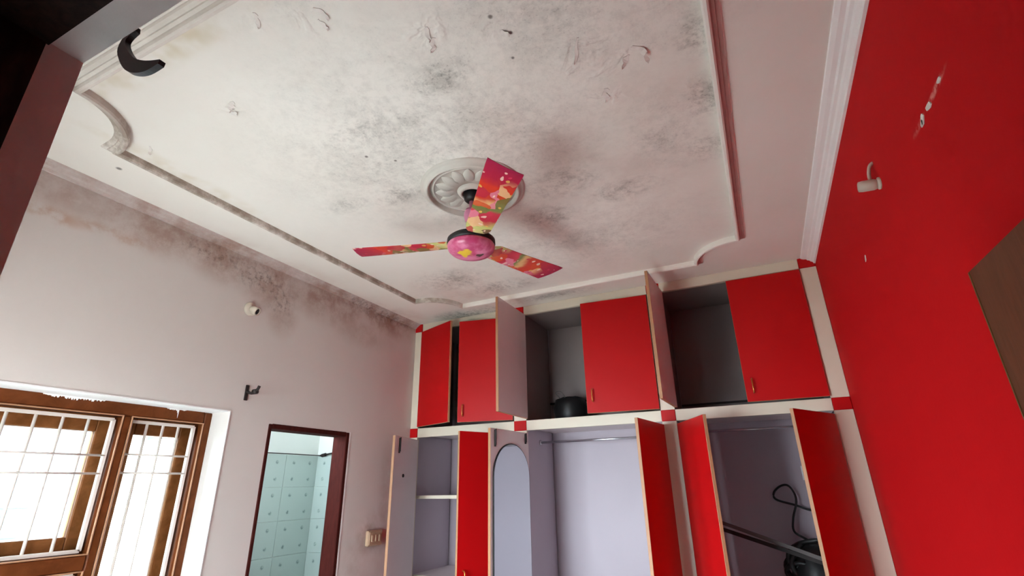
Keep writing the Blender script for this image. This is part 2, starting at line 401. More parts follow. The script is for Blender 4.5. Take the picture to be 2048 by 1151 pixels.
# left wall: window part (thick) and bathroom door part (thin)
WY0, WY1, WZ0, WZ1 = .20, 1.380, -.75, .300
DY0, DY1, DZ = 1.578, 2.075, .270
YS = 1.47
bm = B()
box(bm, XL-WT, XL, -.0, WY0, ZF, 1.0); box(bm, XL-WT, XL, WY1, YS, ZF, 1.0)
box(bm, XL-WT, XL, WY0, WY1, WZ1, 1.0); box(bm, XL-WT, XL, WY0, WY1, ZF, WZ0)
box(bm, XL-.09, XL, YS, DY0, ZF, 1.0); box(bm, XL-.09, XL, DY1, YB+.15, ZF, 1.0); box(bm, XL-.09, XL, DY0, DY1, DZ, 1.0)
bmesh.ops.remove_doubles(bm, verts=bm.verts, dist=1e-5)
wall_left = struct('wall_left', bm, M['left'], 'pale mauve wall with brown damp stains along the ceiling', 'wall')
bm = B(); box(bm, XR, XR+.15, -.0, YB+.15, ZF, 1.0)
wall_right = struct('wall_right', bm, M['red'], 'bright red painted wall on the right', 'wall')
bm = B(); box(bm, XL, XR, YB, YB+.15, ZF, 1.0)
struct('wall_back', bm, M['lavender'], 'back wall behind the built-in wardrobe', 'wall')
# doorway wall the photograph is taken through
OX0, OX1, OZ = -.455, .352, .333
GX0, GX1, GZ0, GZ1 = -1.80, -.94, -.85, .32   # second window added unseen in the doorway wall to light wardrobe and left wall
bm = B(); box(bm, XL, GX0, .0, YN, ZF, 1.0); box(bm, GX1, OX0, .0, YN, ZF, 1.0); box(bm, GX0, GX1, .0, YN, GZ1, 1.0); box(bm, GX0, GX1, .0, YN, ZF, GZ0); box(bm, OX1, XR, .0, YN, ZF, 1.0); box(bm, OX0, OX1, .0, YN, OZ, 1.0)
bmesh.ops.remove_doubles(bm, verts=bm.verts, dist=1e-5)
struct('wall_front', bm, M['left'], 'wall with the doorway one looks through', 'wall')
e1 = .0025
bm = B(); box(bm, OX0-.001, OX0+e1, .108, YN+.001, ZF, OZ); struct('trim_1', bm, M['jamb'], 'dull pink plaster jamb at the left edge of the doorway', 'door jamb')
bm = B(); box(bm, OX0+e1, OX1, .110, YN+.001, OZ-e1, OZ+.001); struct('trim_2', bm, M['soffit'], 'rough grey plaster edge above the doorway', 'lintel')
bm = B(); box(bm, OX0-.001, OX0+.004, -.03, .108, ZF, OZ-.005); box(bm, OX0-.001, OX1, -.03, .110, OZ-.005, OZ+.001); box(bm, OX1-.004, OX1+.001, -.03, .108, ZF, OZ-.005)
struct('trim_3', bm, M['dark_frame'], 'very dark wooden lining of the doorway', 'door frame')
added_win = tag(empty('added_window_2', U((GX0+GX1)/2, .04, GZ0)), 'brown wooden window added for light beside the doorway, out of view', 'window', kind='structure')
for nm, b in (('frame_stile', (GX0-.002, GX0+.035, .01, .07, GZ0, GZ1)), ('frame_stile', (GX1-.035, GX1+.002, .01, .07, GZ0, GZ1)), ('frame_head', (GX0+.035, GX1-.035, .01, .07, GZ1-.035, GZ1+.002)), ('frame_sill', (GX0+.035, GX1-.035, .01, .07, GZ0-.002, GZ0+.035)), ('mullion', (-1.385, -1.355, .01, .07, GZ0+.035, GZ1-.035))):
    bm = B(); box(bm, *b); obj(nm, bm, M['window_wood'], added_win)  # frame parts of the added unseen window
# dark hall behind the viewer
HX0, HX1, HY = -.50, 1.3, -2.4
for nm, a in (('wall_hall_left', (HX0-.1, HX0, HY, 0, ZF, 1.0)), ('wall_hall_right', (HX1, HX1+.1, HY, 0, ZF, 1.0)), ('wall_hall_back', (HX0-.1, HX1+.1, HY-.1, HY, ZF, 1.0)), ('wall_hall_front', (XR+.15, HX1+.1, 0, .1, ZF, 1.0))):
    bm = B(); box(bm, *a); struct(nm, bm, M['hall'], 'dim wall of the hall behind the doorway', 'wall')
bm = B(); box(bm, HX0-.1, HX1+.1, HY-.1, .0, 1.0, 1.1); struct('ceiling_hall', bm, M['hall'], 'dim ceiling of the hall behind the doorway', 'ceiling')

# ------------------------------------------------------------------ cornices and ceiling moulding
bm = B()   # right cornice, stepped, running along the red wall
def cornice(bm, prof, y0, y1):
    A = [bm.verts.new(U(x, y0, z)) for x, z in prof]; C = [bm.verts.new(U(x, y1, z)) for x, z in prof]
    n = len(prof)
    for i in range(n): bm.faces.new((A[i], A[(i+1) % n], C[(i+1) % n], C[i]))
    bm.faces.new(A); bm.faces.new(C)
cornice(bm, [(XR+.002, 1.001), (XR+.002, .962), (XR-.008, .962), (XR-.010, .970), (XR-.018, .974), (XR-.022, .980), (XR-.030, .982), (XR-.034, .988), (XR-.046, .990), (XR-.056, .995), (XR-.058, 1.001)], YN, YF-.001)
struct('trim_4', bm, M['white_trim'], 'white stepped cornice between ceiling and red wall', 'cornice')
bm = B()
cornice(bm, [(XL-.002, 1.001), (XL-.002, .972), (XL+.008, .972), (XL+.012, .980), (XL+.022, .984), (XL+.026, .991), (XL+.036, .994), (XL+.040, 1.001)], YN, YF-.001)
struct('trim_5', bm, M['left'], 'small stained cornice along the mauve left wall', 'cornice')
# raised moulding loop with scooped corners
MX0, MX1, MY0, MY1, MR = -1.655, .050, .443, 2.385, .195
nb = .022
seq = []
def addc(cx, cy, a0, a1, p_in, p_out):
    seq.append((S*p_in[0], S*p_in[1]))
    for k in range(15):
        a = math.radians(a0+(a1-a0)*k/14); seq.append((S*(cx+MR*math.cos(a)), S*(cy+MR*math.sin(a))))
    seq.append((S*p_out[0], S*p_out[1]))
addc(MX1, MY0, 180, 90, (MX1-MR-nb, MY0), (MX1, MY0+MR+nb))
addc(MX1, MY1, 270, 180, (MX1, MY1-MR-nb), (MX1-MR-nb, MY1))
addc(MX0, MY1, 0, -90, (MX0+MR+nb, MY1), (MX0, MY1-MR-nb))
addc(MX0, MY0, 90, 0, (MX0, MY0+MR+nb), (MX0+MR+nb, MY0))
ZC = U(0, 0, 1).z
# inward offset negative, outward positive (path runs counter-clockwise)
prof = [(o_*S, ZC+z_*S) for o_, z_ in ((-.006, .001), (-.006, -.018), (-.003, -.024), (.004, -.026), (.009, -.023), (.012, -.017), (.013, -.0135), (.021, -.012), (.022, -.008), (.032, -.0065), (.035, -.003), (.036, .001))]
bm = B(); sweep(bm, seq, prof, True)
bm.faces.ensure_lookup_table()
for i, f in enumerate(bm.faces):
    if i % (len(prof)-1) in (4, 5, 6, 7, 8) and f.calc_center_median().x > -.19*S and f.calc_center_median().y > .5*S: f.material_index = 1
struct('trim_6', bm, [M['mould'], M['cove_shade']], 'raised plaster moulding with scooped corners framing the ceiling panel', 'moulding')

# ------------------------------------------------------------------ ceiling details: flakes of paint (pieces of the ceiling)
def flake(x, y, ln, wd, ang, lift):
    bm = B(); n = 6; c = U(x, y, 1); d = Vector((math.cos(ang), math.sin(ang), 0)); s_ = Vector((-d.y, d.x, 0)); L, R = [], []
    for k in range(n+1):
        tt = k/n; wdt = wd*(math.sin(math.pi*min(1, tt*.8+.12))**.7); z = -lift*tt*tt
        wdt *= random.uniform(.55, 1.3); lift_ = lift*random.uniform(1.0, 1.6); z = -lift_*tt*tt; p = c + d*ln*(tt-.5); jit = random.uniform(-.3, .3)*wd
        L.append(p+s_*(wdt*.5+jit)+Vector((0, 0, z-.0015))); R.append(p-s_*(wdt*.5-jit)+Vector((0, 0, z*.6-.0015)))
    strip_solid(bm, L, R, (0, 0, .0014)); o = obj('paint_flake', bm, M['flake'], ceil)
for a in ((-.105, .992, .075, .022, .95, .022), (-.148, 1.003, .045, .02, 2.3, .016), (-.555, .745, .05, .018, 2.2, .010), (-.548, .715, .05, .014, 1.9, .010), (-1.175, .668, .05, .018, 2.6, .014), (-1.195, .690, .03, .02, .4, .006),
          (-1.575, .683, .045, .012, 2.5, .010), (-.385, .795, .03, .018, .3, .010), (-.73, .56, .05, .014, 1.2, .006), (-.75, .585, .04, .012, 1.4, .005), (-.225, 1.10, .06, .02, 1.8, .007), (-.876, .509, .05, .012, 2.2, .006), (-.25, .92, .10, .012, 2.0, .006)):
    flake(*a)

# ------------------------------------------------------------------ window in the left wall
win = tag(empty('window_1', U(XL-.12, (WY0+WY1)/2, WZ0)), 'brown wooden window with white iron grille in the mauve wall', 'window', kind='structure')
fx0, fx1 = XL-.175, XL-.105           # frame depth
wb = .006
def wpart(name, boxes, m, parent=None, bevel=wb):
    bm = B()
    for b in boxes: box(bm, *b)
    return obj(name, bm, m, parent or win, bevel=bevel)
ML0, ML1 = 1.050, 1.079               # mullion between wide and narrow bay
KL0, KL1 = .412, .441                 # mullion at the other side of the wide bay
TZ0, TZ1 = -.235, -.187               # transom of the wide bay
wpart('frame_stile', [(fx0, fx1, 1.350, WY1+.004, WZ0, WZ1)], M['window_wood'])
wpart('frame_stile', [(fx0, fx1, WY0-.004, .236, WZ0, WZ1)], M['window_wood'])
wpart('frame_head', [(fx0, fx1, .236, 1.350, .256, WZ1+.004)], M['window_wood'])
wpart('frame_sill', [(fx0, fx1+.02, .236, 1.350, WZ0-.004, WZ0+.045)], M['window_wood'])
wpart('mullion', [(fx0, fx1, ML0, ML1, WZ0+.045, .256)], M['window_wood'])
wpart('mullion', [(fx0, fx1, KL0, KL1, WZ0+.045, .256)], M['window_wood'])
wpart('transom', [(fx0, fx1, KL1, ML0, TZ0, TZ1)], M['window_wood'])
# reveal plaster: white lining of the wall opening
rv = XL-.0001
wpart('reveal_lining', [(fx1, XL+.003, WY1, WY1+.004, WZ0, WZ1+.004)], M['reveal'], bevel=0)
wpart('reveal_lining', [(fx1, XL+.003, WY0, WY1, WZ1, WZ1+.004)], M['reveal'], bevel=0)
wpart('reveal_lining', [(fx1, XL+.003, WY0-.004, WY0, WZ0, WZ1+.004)], M['reveal'], bevel=0)
wpart('window_board', [(fx1, XL+.012, WY0, WY1, WZ0-.012, WZ0+.002)], M['reveal'], bevel=0)
def grille(y0, y1, z0, z1, bars, hz):
    g = empty('grille', U(fx1-.03, (y0+y1)/2, z0)); g.parent = win; g.location = WL[g]-WL[win]
    gx = fx1-.030; rr = .0052
    wpart('grille_frame', [(gx-rr*1.3, gx+rr*1.3, y0-rr, y0+rr, z0, z1), (gx-rr*1.3, gx+rr*1.3, y1-rr, y1+rr, z0, z1), (gx-rr*1.3, gx+rr*1.3, y0, y1, z1-rr, z1+rr), (gx-rr*1.3, gx+rr*1.3, y0, y1, z0-rr, z0+rr)], M['grille'], g, 0)
    for y in bars:
        bm = B(); tube(bm, [U(gx, y, z0), U(gx, y, z1)], .0050*S, 8); obj('bar', bm, M['grille'], g, True)
    for z in hz:
        bm = B(); tube(bm, [U(gx+.004, y0, z), U(gx+.004, y1, z)], .0036*S, 8); obj('crossbar', bm, M['grille'], g, True)
grille(.456, 1.035, -.177, .242, [.960-.0737*k for k in range(7)], (.120, .061))
grille(1.092, 1.330, WZ0+.055, .242, (1.152, 1.211, 1.270), (.127, .064, -.42, -.48))
grille(.250, .400, WZ0+.055, .242, (.30, .35), (.127, .064, -.42))
grille(.456, 1.035, WZ0+.055, -.247, [.960-.0737*k for k in range(7)], (-.42, -.48))
cx0, cx1 = XL-.208, XL-.178           # casements just outside the frame
def beads(y0, y1, z0, z1):
    b_ = .004
    for q in ((fx1-.004, fx1+.003, y0, y0+b_, z0, z1), (fx1-.004, fx1+.003, y1-b_, y1, z0, z1), (fx1-.004, fx1+.003, y0+b_, y1-b_, z1-b_, z1), (fx1-.004, fx1+.003, y0+b_, y1-b_, z0, z0+b_)):
        wpart('bead_highlight', [q], M['bead_highlight'], win, .001)
beads(KL1-.001, ML0+.001, TZ1-.001, .257); beads(ML1-.001, 1.351, WZ0+.044, .257); beads(.235, KL0+.001, WZ0+.044, .257); beads(KL1-.001, ML0+.001, WZ0+.044, TZ0+.001)
def casement(y0, y1, z0, z1, st, rl):
    c = empty('casement', U((cx0+cx1)/2, (y0+y1)/2, z0)); c.parent = win; c.location = WL[c]-WL[win]
    for a in ((cx0, cx1, y0, y0+st, z0, z1), (cx0, cx1, y1-st, y1, z0, z1)): wpart('sash_stile', [a], M['sash'], c, .004)
    for a in ((cx0, cx1, y0+st, y1-st, z1-rl, z1), (cx0, cx1, y0+st, y1-st, z0, z0+rl)): wpart('sash_rail', [a], M['sash'], c, .004)
    wpart('pane', [((cx0+cx1)/2-.002, (cx0+cx1)/2+.002, y0+st, y1-st, z0+rl, z1-rl)], M['glass'], c, 0)
casement(.418, 1.066, -.205, .272, .055, .070)
casement(1.075, 1.370, WZ0+.02, .272, .062, .072)
casement(.215, .415, WZ0+.02, .272, .05, .070)
casement(.418, 1.066, WZ0+.02, -.215, .055, .060)
# smear of wall paint over the frame head
def smear(y0, y1, z0, d, n, px):
    bm = B(); L, R = [], []
    for k in range(n+1):
        y = y0+(y1-y0)*k/n; e = math.sin(math.pi*k/n)**.4
        L.append(U(px, y, z0)); R.append(U(px, y, z0-d*e*random.uniform(.1, 1)-.0005))
    strip_solid(bm, L, R, (.002, 0, 0)); obj('paint_smear', bm, M['reveal'], win)
smear(.80, .98, .300, .011, 70, fx1); smear(1.19, 1.27, .300, .007, 30, fx1); smear(1.232, 1.240, .300, .05, 4, fx1)

# ------------------------------------------------------------------ bathroom behind the left wall
XB, YBR = -2.80, 2.705
bath = tag(empty('door_2', U(XL-.045, (DY0+DY1)/2, ZF)), 'narrow maroon framed doorway to the tiled bathroom', 'doorway', kind='structure')
dfx0, dfx1 = XL-.088, XL+.003
for nm, b in (('jamb', (dfx0, dfx1, DY0-.002, DY0+.016, ZF, DZ)), ('jamb', (dfx0, dfx1, DY1-.020, DY1+.002, ZF, DZ)), ('head', (dfx0, dfx1, DY0+.016, DY1-.020, DZ-.020, DZ+.002))):
    wpart(nm, [b], M['door_frame'], bath, .004)
wpart('plaster_edge', [(XL-.01, XL+.0022, DY1+.002, DY1+.012, ZF, DZ+.004)], M['reveal'], bath, .002)
bm = B(); box(bm, XB-.08, XB, YS-.04, YBR+.08, ZF, 1.0)
bw = struct('wall_bathroom_far', bm, M['bath_wall'], 'white bathroom wall with pale aqua tiles seen through the doorway', 'wall')
bm = B(); box(bm, XB, XL-.09, YBR, YBR+.08, ZF, 1.0)
bw2 = struct('wall_bathroom_side', bm, M['bath_wall'], 'side wall of the bathroom meeting the tiled wall in a corner', 'wall')
bm = B(); box(bm, XB, XL-WT, YS-.04, YS+.04, ZF, .22); box(bm, XB, XL-WT, YS-.04, YS+.04, .66, 1.0); box(bm, XB, XB+.10, YS-.04, YS+.04, .22, .66); box(bm, XL-WT-.10, XL-WT, YS-.04, YS+.04, .22, .66)
struct('wall_bathroom_near', bm, M['bath_wall'], 'bathroom outer wall with an open ventilator, out of view', 'wall')
bm = B(); box(bm, XB-.08, XL-.09, YS-.04, YBR+.08, 1.0, 1.1); struct('ceiling_bathroom', bm, M['bath_wall'], 'plain white bathroom ceiling', 'ceiling')
TW, TH, TG = .266, .197, .0014
bm = B(); wbox(bm, (-(TW-TG)*S/2, -.004, -(TH-TG)*S/2), (( TW-TG)*S/2, .004, (TH-TG)*S/2))
bmesh.ops.bevel(bm, geom=bm.edges[:], offset=.0015, segments=1, affect='EDGES')
tile_me = bpy.data.meshes.new('tile'); bm.to_mesh(tile_me); bm.free(); tile_me.materials.append(M['tile'])
for r in range(5):
    z = .210-TH/2-TH*r
    for c in range(4):
        inst('tile', tile_me, bw, U(XB, YBR-TW/2-TW*c, z)+Vector((.0005, 0, 0)), (0, 0, -math.pi/2))
    for c in range(2):
        inst('tile', tile_me, bw2, U(XB+TW/2+TW*c+.004, YBR, z)+Vector((0, -.0005, 0)), (0, 0, 0))
pr = tag(empty('shower_rod', U(XB+.05, 2.45, .215)), 'thin grey rod with clamp running along the top of the aqua tiles', 'rod')
bm = B(); tube(bm, [U(XB+.03, 1.52, .2125), U(XB+.03, YBR-.006, .2125)], .0032*S, 8); obj('rod', bm, M['dark_metal'], pr, True)
bm = B(); tube(bm, [U(XB+.03, YBR-.008, .2125), U(XB+.16, YBR-.03, .222)], .0055*S, 8); tube(bm, [U(XB+.05, YBR-.011, .2125), U(XB+.09, YBR-.018, .217)], .011*S, 8); obj('clamp', bm, M['dark_metal'], pr, False)

# ------------------------------------------------------------------ open brown room door, folded back towards the red wall
d1 = tag(empty('door_1', U(.352, .14, ZF)), 'brown wooden room door standing open in front of the red wall', 'door', kind='structure')
bm = B(); h_, fr_ = Vector((.345, .14)), Vector((.326, .932)); dd = (fr_-h_).normalized(); nn = Vector((dd.y, -dd.x))
def quad_prism(bm, pts, z0, z1):
    lo = [bm.verts.new(U(p.x, p.y, z0)) for p in pts]; hi = [bm.verts.new(U(p.x, p.y, z1)) for p in pts]; n = len(pts)
    for i in range(n): bm.faces.new((lo[i], lo[(i+1) % n], hi[(i+1) % n], hi[i]))
    bm.faces.new(lo); bm.faces.new(hi)
tk = .022
quad_prism(bm, [h_, fr_, fr_+nn*tk, h_+nn*tk], ZF+.008, .290); obj('leaf', bm, M['leaf'], d1, bevel=.004)
bm = B(); q = fr_-dd*.001
quad_prism(bm, [fr_-dd*.0015-nn*.0012, fr_+dd*.0015-nn*.0012, fr_+dd*.0015+nn*tk, fr_-dd*.0015+nn*tk], ZF+.008, .289); obj('lipping', bm, M['leaf_edge'], d1)

# black strap hanging at the doorway head
pts = [(-.432, .377), (-.442, .374), (-.446, .364), (-.436, .348), (-.420, .331), (-.403, .320), (-.387, .3135), (-.372, .311)]
wd = [.0034, .0045, .0052, .0058, .0062, .0060, .0050, .002]
cen = [Vector((x, .150, z)) for x, z in pts]; L, R = [], []
for i, c in enumerate(cen):
    tg = (cen[min(i+1, len(cen)-1)]-cen[max(i-1, 0)]).normalized(); sd = Vector((-tg.z, 0, tg.x))
    a, b = c+sd*wd[i], c-sd*wd[i]; L.append(U(*a)); R.append(U(*b))
bm = B(); strip_solid(bm, spline(L, 4), spline(R, 4), (0, .006, 0))
stp = tag(obj('hook_strap', bm, M['black'], bevel=.0012), 'short black curved strap hanging from the doorway head', 'strap')
bm = B(); lathe(bm, [(0, 0), (.004, 0), (.004, .026), (0, .026)], U(-.4335, YN, .376), 10, (0, 1, 0)); obj('nail', bm, M['dark_metal'], stp, True)

# ------------------------------------------------------------------ outside the window
bm = B(); wbox(bm, (-30, -20, -3.2), (30, 30, -3.0)); struct('ground', bm, M['ground'], 'pale ground outside the window, far below', 'ground')
nh = tag(empty('neighbour_house', Vector((-8.8, 3.0, -3))), 'pale house wall beyond the window grille', 'house')
bm = B(); wbox(bm, (-10.6, -3.0, -3.0), (-8.2, 8.5, 3.25)); obj('wall', bm, M['neighbour'], nh)
bm = B(); wbox(bm, (-10.8, -3.2, 3.25), (-8.0, 8.7, 3.40)); obj('roof_slab', bm, M['bath_wall'], nh)
bm = B(); wbox(bm, (-8.24, .95, 1.22), (-8.16, 3.40, 1.90)); wf = obj('shutter', bm, M['shutter'], nh)
bm = B(); wbox(bm, (-8.17, .95, 1.55), (-8.15, 3.40, 1.565)); obj('shutter_rail', bm, M['bath_wall'], wf)

# ================================================================== BUILT-IN WARDROBE
war = tag(empty('wardrobe', U((XL+XR)/2, 2.83, ZF)), 'built-in wardrobe with red doors and cream frame, several doors open', 'wardrobe')
C1, C2, C3, C4 = (XL+.001, -1.889), (-1.235, -1.160), (-.430, -.362), (.300, XR-.001)
COLS = (C1, C2, C3, C4)
MZ0, MZ1, TZ = .280, .333, .948
FY0, FY1 = YF-.004, YF+.016
def wp(name, b, m, bevel=.0015, parent=war, label=None):
    bm = B(); box(bm, *b); o = obj(name, bm, m, parent, bevel=bevel)
    if label: o['label'] = label
    return o
for c in COLS:
    wp('column', (c[0], c[1], FY0, FY1, MZ1, TZ), M['cream_lam'])
    wp('column', (c[0], c[1], FY0, FY1, ZF, MZ0), M['cream_lam'])
    for z0, z1 in ((MZ0, MZ1), (TZ, .999)):
        wp('corner_block', (c[0]+.0005, c[1]-.0005, FY0-.004, FY1, z0, z1), M['red_lam'], .003)
for a, b in ((C1, C2), (C2, C3), (C3, C4)):
    wp('rail', (a[1], b[0], FY0, FY1, MZ0, MZ1), M['cream_lam']); wp('rail', (a[1], b[0], FY0, FY1, TZ, .999), M['cream_lam'])
    wp('top_shade_panel', (a[1]-.02, b[0]+.02, FY1, YB-.012, .972, .986), M['upper_inner'], 0)  # panel added so the upper cupboards look dark at the top
    wp('deck', (a[1]-.02, b[0]+.02, FY1, YB-.012, .300, .318), M['inner_lam'], 0)
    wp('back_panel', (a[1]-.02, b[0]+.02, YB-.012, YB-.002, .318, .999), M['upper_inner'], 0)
    wp('back_panel', (a[1]-.02, b[0]+.02, YB-.012, YB-.002, ZF, .300), M['lavender'], 0)
for c in COLS:
    if c is C1: x0, x1 = c[0], c[0]+.014
    elif c is C4: x0, x1 = c[1]-.014, c[1]
    else: x0, x1 = sum(c)/2-.010, sum(c)/2+.010
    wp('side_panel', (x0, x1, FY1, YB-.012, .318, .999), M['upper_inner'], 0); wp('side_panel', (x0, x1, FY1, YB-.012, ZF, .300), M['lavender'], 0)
def shelf(x0, x1, y0, z, lip=True):
    s_ = wp('shelf', (x0, x1, y0, YB-.013, z-.008, z+.008), M['inner_lam'], 0)
    wp('lipping', (x0, x1, y0-.004, y0, z-.009, z+.009), M['cream_lam'], 0, s_)
shelf(XL+.016, -1.208, 2.66, -.056); shelf(XL+.016, -1.208, 2.66, -.47); shelf(-1.187, -.406, 2.66, -.86); shelf(-.386, .356, 2.66, -.86)
def rod(x0, x1, y, z):
    bm = B(); tube(bm, [U(x0, y, z), U(x1, y, z)], .0065*S, 12); r_ = obj('hanging_rod', bm, M['chrome'], war, True)
    for x, sgn in ((x0, 1), (x1, -1)):
        bm = B(); lathe(bm, [(0, 0), (.020, 0), (.020, .006), (.012, .012), (0, .012)], U(x, y, z), 16, (sgn, 0, 0)); obj('rod_flange', bm, M['chrome'], r_, True)
rod(-1.187, -.406, 2.85, .232); rod(-.386, .356, 2.85, .243)
# doors ---------------------------------------------------------------
DT = .014
def door(hx, side, width, z0, z1, ang, hz=None, extras=()):
    """side 'L': hinge on the left edge, 'R': on the right edge; ang opens towards the room"""
    sg = 1 if side == 'L' else -1
    hinge = U(hx, YF-.003-DT, z0)
    bm = B(); wbox(bm, (0 if sg > 0 else -width*S, 0, 0), (width*S if sg > 0 else 0, DT*S, (z1-z0)*S), 2)
    bmesh.ops.bevel(bm, geom=bm.edges[:], offset=.0012, segments=1, affect='EDGES')
    bmesh.ops.recalc_face_normals(bm, faces=bm.faces)
    for f in bm.faces:
        f.material_index = 0 if f.normal.y < -.9 else (1 if f.normal.y > .9 else 2)
    me = bpy.data.meshes.new('door'); bm.to_mesh(me); bm.free()
    for m in ('red_lam', 'inner_lam', 'edge'): me.materials.append(M[m])
    o = bpy.data.objects.new('door', me); COL.objects.link(o); o.parent = war; o.location = hinge-WL[war]; o.rotation_euler = (0, 0, math.radians(-sg*ang)); WL[o] = hinge
    def sub(name, bm2, m, smooth=False, label=None):
        bmesh.ops.recalc_face_normals(bm2, faces=bm2.faces)
        me2 = bpy.data.meshes.new(name); bm2.to_mesh(me2); bm2.free(); me2.materials.append(m)
        if smooth:
            for p in me2.polygons: p.use_smooth = True
        q = bpy.data.objects.new(name, me2); COL.objects.link(q); q.parent = o
        if label: q['label'] = label
        return q
    fx = sg*(width-.034)*S
    if hz is not None:
        za = (hz-z0)*S; b2 = B(); hl = .085
        tube(b2, spline([(fx, .001, za-hl/2), (fx, -.020, za-hl/2+.008), (fx, -.024, za), (fx, -.020, za+hl/2-.008), (fx, .001, za+hl/2)], 5), .0045, 8)
        sub('handle', b2, M['brass'], True, 'small brass pull handle')
    for e in extras:
        if e[0] == 'mirror':
            _, x0, x1, zt, zb = e
            x0, x1 = sg*x0*S, sg*x1*S; zt, zb = (zt-z0)*S, (zb-z0)*S; cx, rw = (x0+x1)/2, abs(x1-x0)/2; rh = rw*.95
            for nm, grow, y0, y1, m in (('mirror_rim', .006, DT*S-.001, DT*S+.007, M['black']), ('mirror', 0, DT*S+.001, DT*S+.009, M['mirror'])):
                b2 = B(); prof = [(cx-rw-grow, zb-grow), (cx+rw+grow, zb-grow)]
                for k in range(25):
                    a = math.pi*k/24; prof.append((cx+(rw+grow)*math.cos(a), zt-rh+(rh+grow)*math.sin(a)))
                A = [b2.verts.new((x, y0, z)) for x, z in prof]; Cc = [b2.verts.new((x, y1, z)) for x, z in prof]; n = len(prof)
                for i in range(n): b2.faces.new((A[i], A[(i+1) % n], Cc[(i+1) % n], Cc[i]))
                b2.faces.new(A); b2.faces.new(Cc); sub(nm, b2, m, False, 'tall arched mirror' if nm == 'mirror' else 'thin black mirror rim')
        if e[0] == 'bolt':
            _, x, zt, zb = e; b2 = B(); wbox(b2, (sg*x*S-.006, DT*S-.001, (zb-z0)*S), (sg*x*S+.006, DT*S+.008, (zt-z0)*S)); tube(b2, [(sg*x*S, DT*S+.010, (zb-z0)*S+.01), (sg*x*S, DT*S+.010, (zt-z0)*S+.004)], .005, 8)
            sub('tower_bolt', b2, M['dark_metal'], False, 'dark metal tower bolt')
        if e[0] == 'lock':
            _, x, zz = e; b2 = B(); lathe(b2, [(0, -.001), (.012, -.001), (.012, .006), (.008, .009), (0, .009)], (sg*x*S, DT*S, (zz-z0)*S), 16, (0, 1, 0))
            sub('lock', b2, M['dark_metal'], True, 'small dark cam lock')
    return o
UZ0, UZ1, LZ0, LZ1 = .340, .942, ZF+.06, .264
door(C1[1]+.002, 'L', .322, UZ0, UZ1, 22)                        # upper, ajar
door(C2[0]-.002, 'R', .326, UZ0, UZ1, 13, .405)
door(C2[1]+.002, 'L', .355, UZ0, UZ1, 90)
door(C3[0]-.002, 'R', .362, UZ0, UZ1, 5, .43)
door(C3[1]+.002, 'L', .328, UZ0, UZ1, 92)
door(C4[0]-.002, 'R', .330, UZ0, UZ1, 0.5, .412)
door(C1[1]+.002, 'L', .330, LZ0, LZ1, 76, None, (('bolt', .272, .255, .175), ('lock', .20, .06)))
door(C2[0]-.002, 'R', .352, LZ0, LZ1, 65, -.40)
door(C2[1]+.002, 'L', .358, LZ0, LZ1, 97, None, (('bolt', .322, .258, .178), ('bolt', .035, .256, .205), ('mirror', .012, .336, .195, -.86)))
door(C3[0]+.010, 'R', .360, LZ0, LZ1, 82)
door(C3[1]+.002, 'L', .345, LZ0, LZ1, 64)
door(C4[0]-.002, 'R', .352, LZ0, LZ1, 61)

# ------------------------------------------------------------------ things left in the wardrobe
bm = B(); tube(bm, spline([U(.30, 3.02, -.15), U(.158, 3.01, -.136), U(.087, 3.015, -.112), U(.01, 3.02, -.087), U(.004, 3.02, -.056), U(.037, 3.015, -.026), U(.072, 3.01, -.022), U(.094, 3.0, -.057), U(.093, 2.99, -.103), U(.067, 2.985, -.17), U(.060, 2.98, -.226), U(.101, 2.975, -.257), U(.149, 3.0, -.285), U(.20, 3.02, -.33), U(.26, 3.025, -.45), U(.28, 3.025, -.83)], 8), .0052*S, 8)
tag(obj('cable', bm, M['black'], smooth=True), 'black looped cable hanging in the open wardrobe bay beside the red wall', 'cable')
def slat(p0, p1, w_, th, name, label, m):
    p0, p1 = U(*p0), U(*p1); d = (p1-p0).normalized(); s_ = d.cross(Vector((0, 1, 0))).normalized()*w_*S; dv = Vector((0, th*S, 0))
    bm = B(); vs = []
    for p in (p0, p1):
        for a in (-.5, .5):
            for b in (0, 1): vs.append(bm.verts.new(p+s_*a+dv*b))
    for q in ((0, 1, 3, 2), (4, 6, 7, 5), (0, 4, 5, 1), (2, 3, 7, 6), (0, 2, 6, 4), (1, 5, 7, 3)): bm.faces.new([vs[i] for i in q])
    return tag(obj(name, bm, m, bevel=.002), label, 'slat')
slat((-.380, 2.72, -.125), (.345, 2.72, -.385), .015, .012, 'wooden_slat', 'dusty grey slat wedged slantwise in the wardrobe, upper one', M['grey_slat'])
slat((-.380, 2.74, -.160), (.345, 2.74, -.395), .016, .012, 'wooden_slat', 'dark thin slat lying just below the dusty grey slat', M['dark_metal'])
random.seed(3)
hp = tag(empty('cable_bundle', U(.12, 2.86, -.85)), 'heap of coiled black cables in the lower right of the wardrobe', 'cable')
for k in range(9):
    cx, cy, cz = .12+random.uniform(-.02, .02), 2.86+random.uniform(-.03, .02), -.40+k*.012; rx, rz = random.uniform(.07, .12), random.uniform(.04, .08); tl = random.uniform(-.5, .5)
    pts = []
    for j in range(33):
        a = 2*math.pi*j/32; x_, z_ = rx*math.cos(a), rz*math.sin(a)
        pts.append(U(cx+x_*math.cos(tl)-z_*math.sin(tl), cy+.03*math.sin(2*a+k), cz+x_*math.sin(tl)*.4+z_))
    bm = B(); tube(bm, pts, .010*S, 8, False); obj('coil', bm, M['black'], hp, True)
bm = B(); lathe(bm, [(0, 0), (.11, 0), (.13, .10), (.135, .45), (.125, .60), (.08, .72), (0, .75)], U(.12, 2.86, -.838), 20); 
